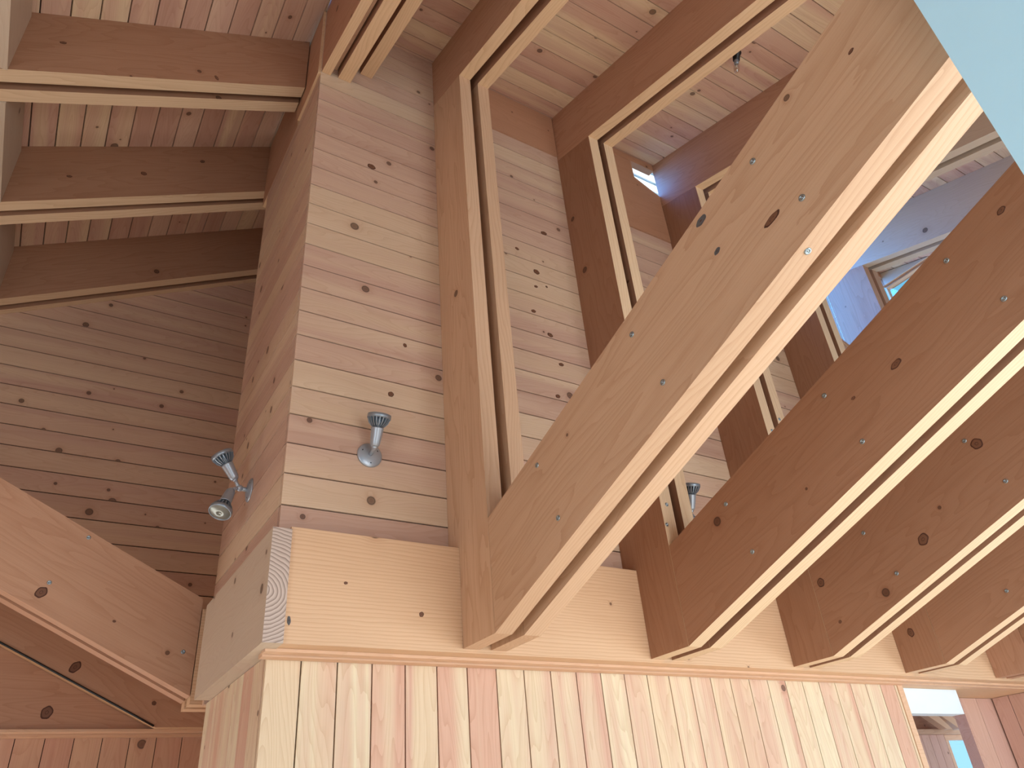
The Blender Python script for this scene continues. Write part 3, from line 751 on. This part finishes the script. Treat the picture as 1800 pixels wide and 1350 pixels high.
# ------------------------------------------------------------------ spotlights
def spot_head(parent, base, axis, r=0.048, down=False):
    """socket barrel and reflector lamp along axis, starting at base"""
    mw = axis_matrix(base, axis)
    bm = bmesh.new()
    lathe(bm, [(0, -0.004), (0.013, -0.004), (0.0175, 0.002), (0.0205, 0.010), (0.0255, 0.070), (0.0270, 0.074), (0.0225, 0.075), (0.019, 0.060), (0, 0.060)], 28)
    sk = link('socket', mesh_from(bm, 'socket'), M['metal'], parent, mw)
    bm = bmesh.new()
    lathe(bm, [(0, 0.066), (0.0185, 0.066), (0.0185, 0.084), (0.020, 0.086), (0.030, 0.112), (0, 0.112)], 28)
    for k in range(20):
        a = 2 * math.pi * k / 20
        rot = Matrix.Rotation(a, 4, 'Z')
        pts = [(0.0185, 0.078), (0.028, 0.082), (r - 0.008, 0.096), (r - 0.002, 0.112), (r - 0.002, 0.119), (0.026, 0.119)]
        va = [bm.verts.new(rot @ Vector((p[0], -0.0019, p[1]))) for p in pts]
        vb = [bm.verts.new(rot @ Vector((p[0], 0.0019, p[1]))) for p in pts]
        bm.faces.new(va); bm.faces.new(vb[::-1])
        for j in range(6): bm.faces.new((va[(j + 1) % 6], va[j], vb[j], vb[(j + 1) % 6]))
    lathe(bm, [(0.026, 0.114), (r, 0.114), (r + 0.001, 0.122), (r, 0.131), (r - 0.003, 0.132), (r - 0.004, 0.128), (0.026, 0.118)], 36)
    lp = link('lamp', mesh_from(bm, 'lamp'), M['fins'], parent, mw)
    lp['label'] = 'finned reflector lamp'
    bm = bmesh.new()
    lathe(bm, [(r - 0.0035, 0.1285), (r * 0.75, 0.133), (r * 0.4, 0.1365), (0.010, 0.1375), (0.008, 0.1355), (0, 0.1355)], 36)
    ln = link('lens', mesh_from(bm, 'lens'), M['lens'], lp, mw)
    return sk
def round_plate(parent, p, n, r=0.0535):
    bm = bmesh.new(); lathe(bm, [(0, 0.014), (0.014, 0.014), (0.030, 0.012), (r - 0.006, 0.007), (r, 0.003), (r, 0.0), (0, 0.0)], 40)
    pl = link('wall_plate', mesh_from(bm, 'wall_plate'), M['metal'], parent, axis_matrix(p, n))
    for k in range(3):
        a = 2 * math.pi * k / 3 + 0.6
        bm = bmesh.new(); lathe(bm, [(0, 0.0105), (0.0035, 0.0105), (0.004, 0.006)], 10)
        mw = axis_matrix(p, n); off = mw.to_3x3() @ Vector((0.036 * math.cos(a), 0.036 * math.sin(a), 0.0))
        link('plate_screw', mesh_from(bm, 'plate_screw'), M['darkgap'], pl, Matrix.Translation(off) @ mw)
    return pl
def arm(parent, pts, r=0.0085):
    bm = bmesh.new(); tube(bm, pts, r)
    bmesh.ops.create_icosphere(bm, subdivisions=2, radius=r * 1.5, matrix=Matrix.Translation(Vector(pts[-1])))
    for f in bm.faces: f.smooth = True
    return link('arm', mesh_from(bm, 'arm'), M['metal'], parent)

e = empty('spotlight', (1.023, 2.6, 1.404), 'single silver spotlight pointing up on the front of the tower siding', 'light')
round_plate(e, (1.023, 2.598, 1.404), (0, -1, 0))
arm(e, [(1.023, 2.59, 1.404), (1.021, 2.56, 1.404), (1.017, 2.53, 1.410)])
spot_head(e, (1.0165, 2.528, 1.413), (0.02, -0.32, 1.0))

e = empty('spotlight', (2.785, 2.6, 1.372), 'small silver spotlight pointing up, partly hidden between the second and third sloping beams', 'light')
round_plate(e, (2.80, 2.598, 1.368), (0, -1, 0))
arm(e, [(2.80, 2.59, 1.368), (2.775, 2.565, 1.375), (2.755, 2.53, 1.388)])
spot_head(e, (2.750, 2.525, 1.392), (-0.03, -0.30, 1.0))

e = empty('double_spotlight', (XC, 3.134, 1.416), 'double-headed silver spotlight on the left side face of the tower', 'light')
round_plate(e, (XC - 0.002, 3.134, 1.416), (-1, 0, 0))
K = (0.637, 3.13, 1.417)
arm(e, [(XC - 0.01, 3.134, 1.416), (0.66, 3.132, 1.416), K], 0.010)
LB = dict(K=K)
arm(e, [K, (0.622, 3.13, 1.437), (0.612, 3.13, 1.455)], 0.008)
arm(e, [K, (0.615, 3.125, 1.410), (0.600, 3.12, 1.398)], 0.008)
spot_head(e, (0.612, 3.13, 1.457), (-0.55, 0.0, 0.85))
spot_head(e, (0.600, 3.12, 1.396), (-0.30, -0.25, -0.90))

# ------------------------------------------------------------------ bare bulbs on the ceilings
def bare_bulb(p, n, label):
    e = empty('bare_bulb', p, label, 'light', 'bare bulbs on the board ceilings')
    mw = axis_matrix(p, n)
    bm = bmesh.new(); lathe(bm, [(0, -0.002), (0.030, -0.002), (0.028, 0.008), (0.022, 0.012), (0.0205, 0.052), (0.017, 0.055), (0, 0.050)], 20)
    link('socket', mesh_from(bm, 'socket'), M['darkgap'], e, mw)
    bm = bmesh.new(); lathe(bm, [(0, 0.05), (0.0135, 0.05), (0.0145, 0.056), (0.0130, 0.060), (0.0145, 0.064), (0.0130, 0.068), (0.0145, 0.072), (0.0125, 0.080), (0, 0.08)], 20)
    link('bulb_cap', mesh_from(bm, 'bulb_cap'), M['fins'], e, mw)
    bm = bmesh.new(); lathe(bm, [(0.0125, 0.079), (0.016, 0.088), (0.017, 0.105), (0.016, 0.125), (0.010, 0.137), (0, 0.141)], 20)
    g = link('bulb_glass', mesh_from(bm, 'bulb_glass'), M['bulb'], e, mw)
    bm = bmesh.new()
    tube(bm, [(0, 0, 0.079), (0, 0, 0.100)], 0.004, 8)
    tube(bm, [(0, 0, 0.100), (0.008, 0, 0.108), (0.008, 0, 0.122), (-0.008, 0, 0.122), (-0.008, 0, 0.108), (0, 0, 0.100)], 0.0015, 6)
    link('filament', mesh_from(bm, 'filament'), M['filament'], g, mw)
nu = Vector((0, TU, -1)).normalized()
bare_bulb((2.82, 1.465, zu_ceil(1.465)), nu, 'bare clear bulb in a black socket on the right ceiling, upper right')
nl = Vector((TL, 0, -1)).normalized()
bare_bulb((0.112, 3.275, zl_ceil(0.112)), nl, 'bare bulb peeping out from behind the nearest upper left rafter')

# ------------------------------------------------------------------ lift the whole place so that the floor is at z = 0
for o in list(SC.objects):
    if o.parent is None and o.type in ('MESH', 'EMPTY'):
        o.matrix_world = Matrix.Translation((0, 0, EYE)) @ o.matrix_world if o.type == 'MESH' else Matrix.Translation(Vector(o.location) + Vector((0, 0, EYE)))
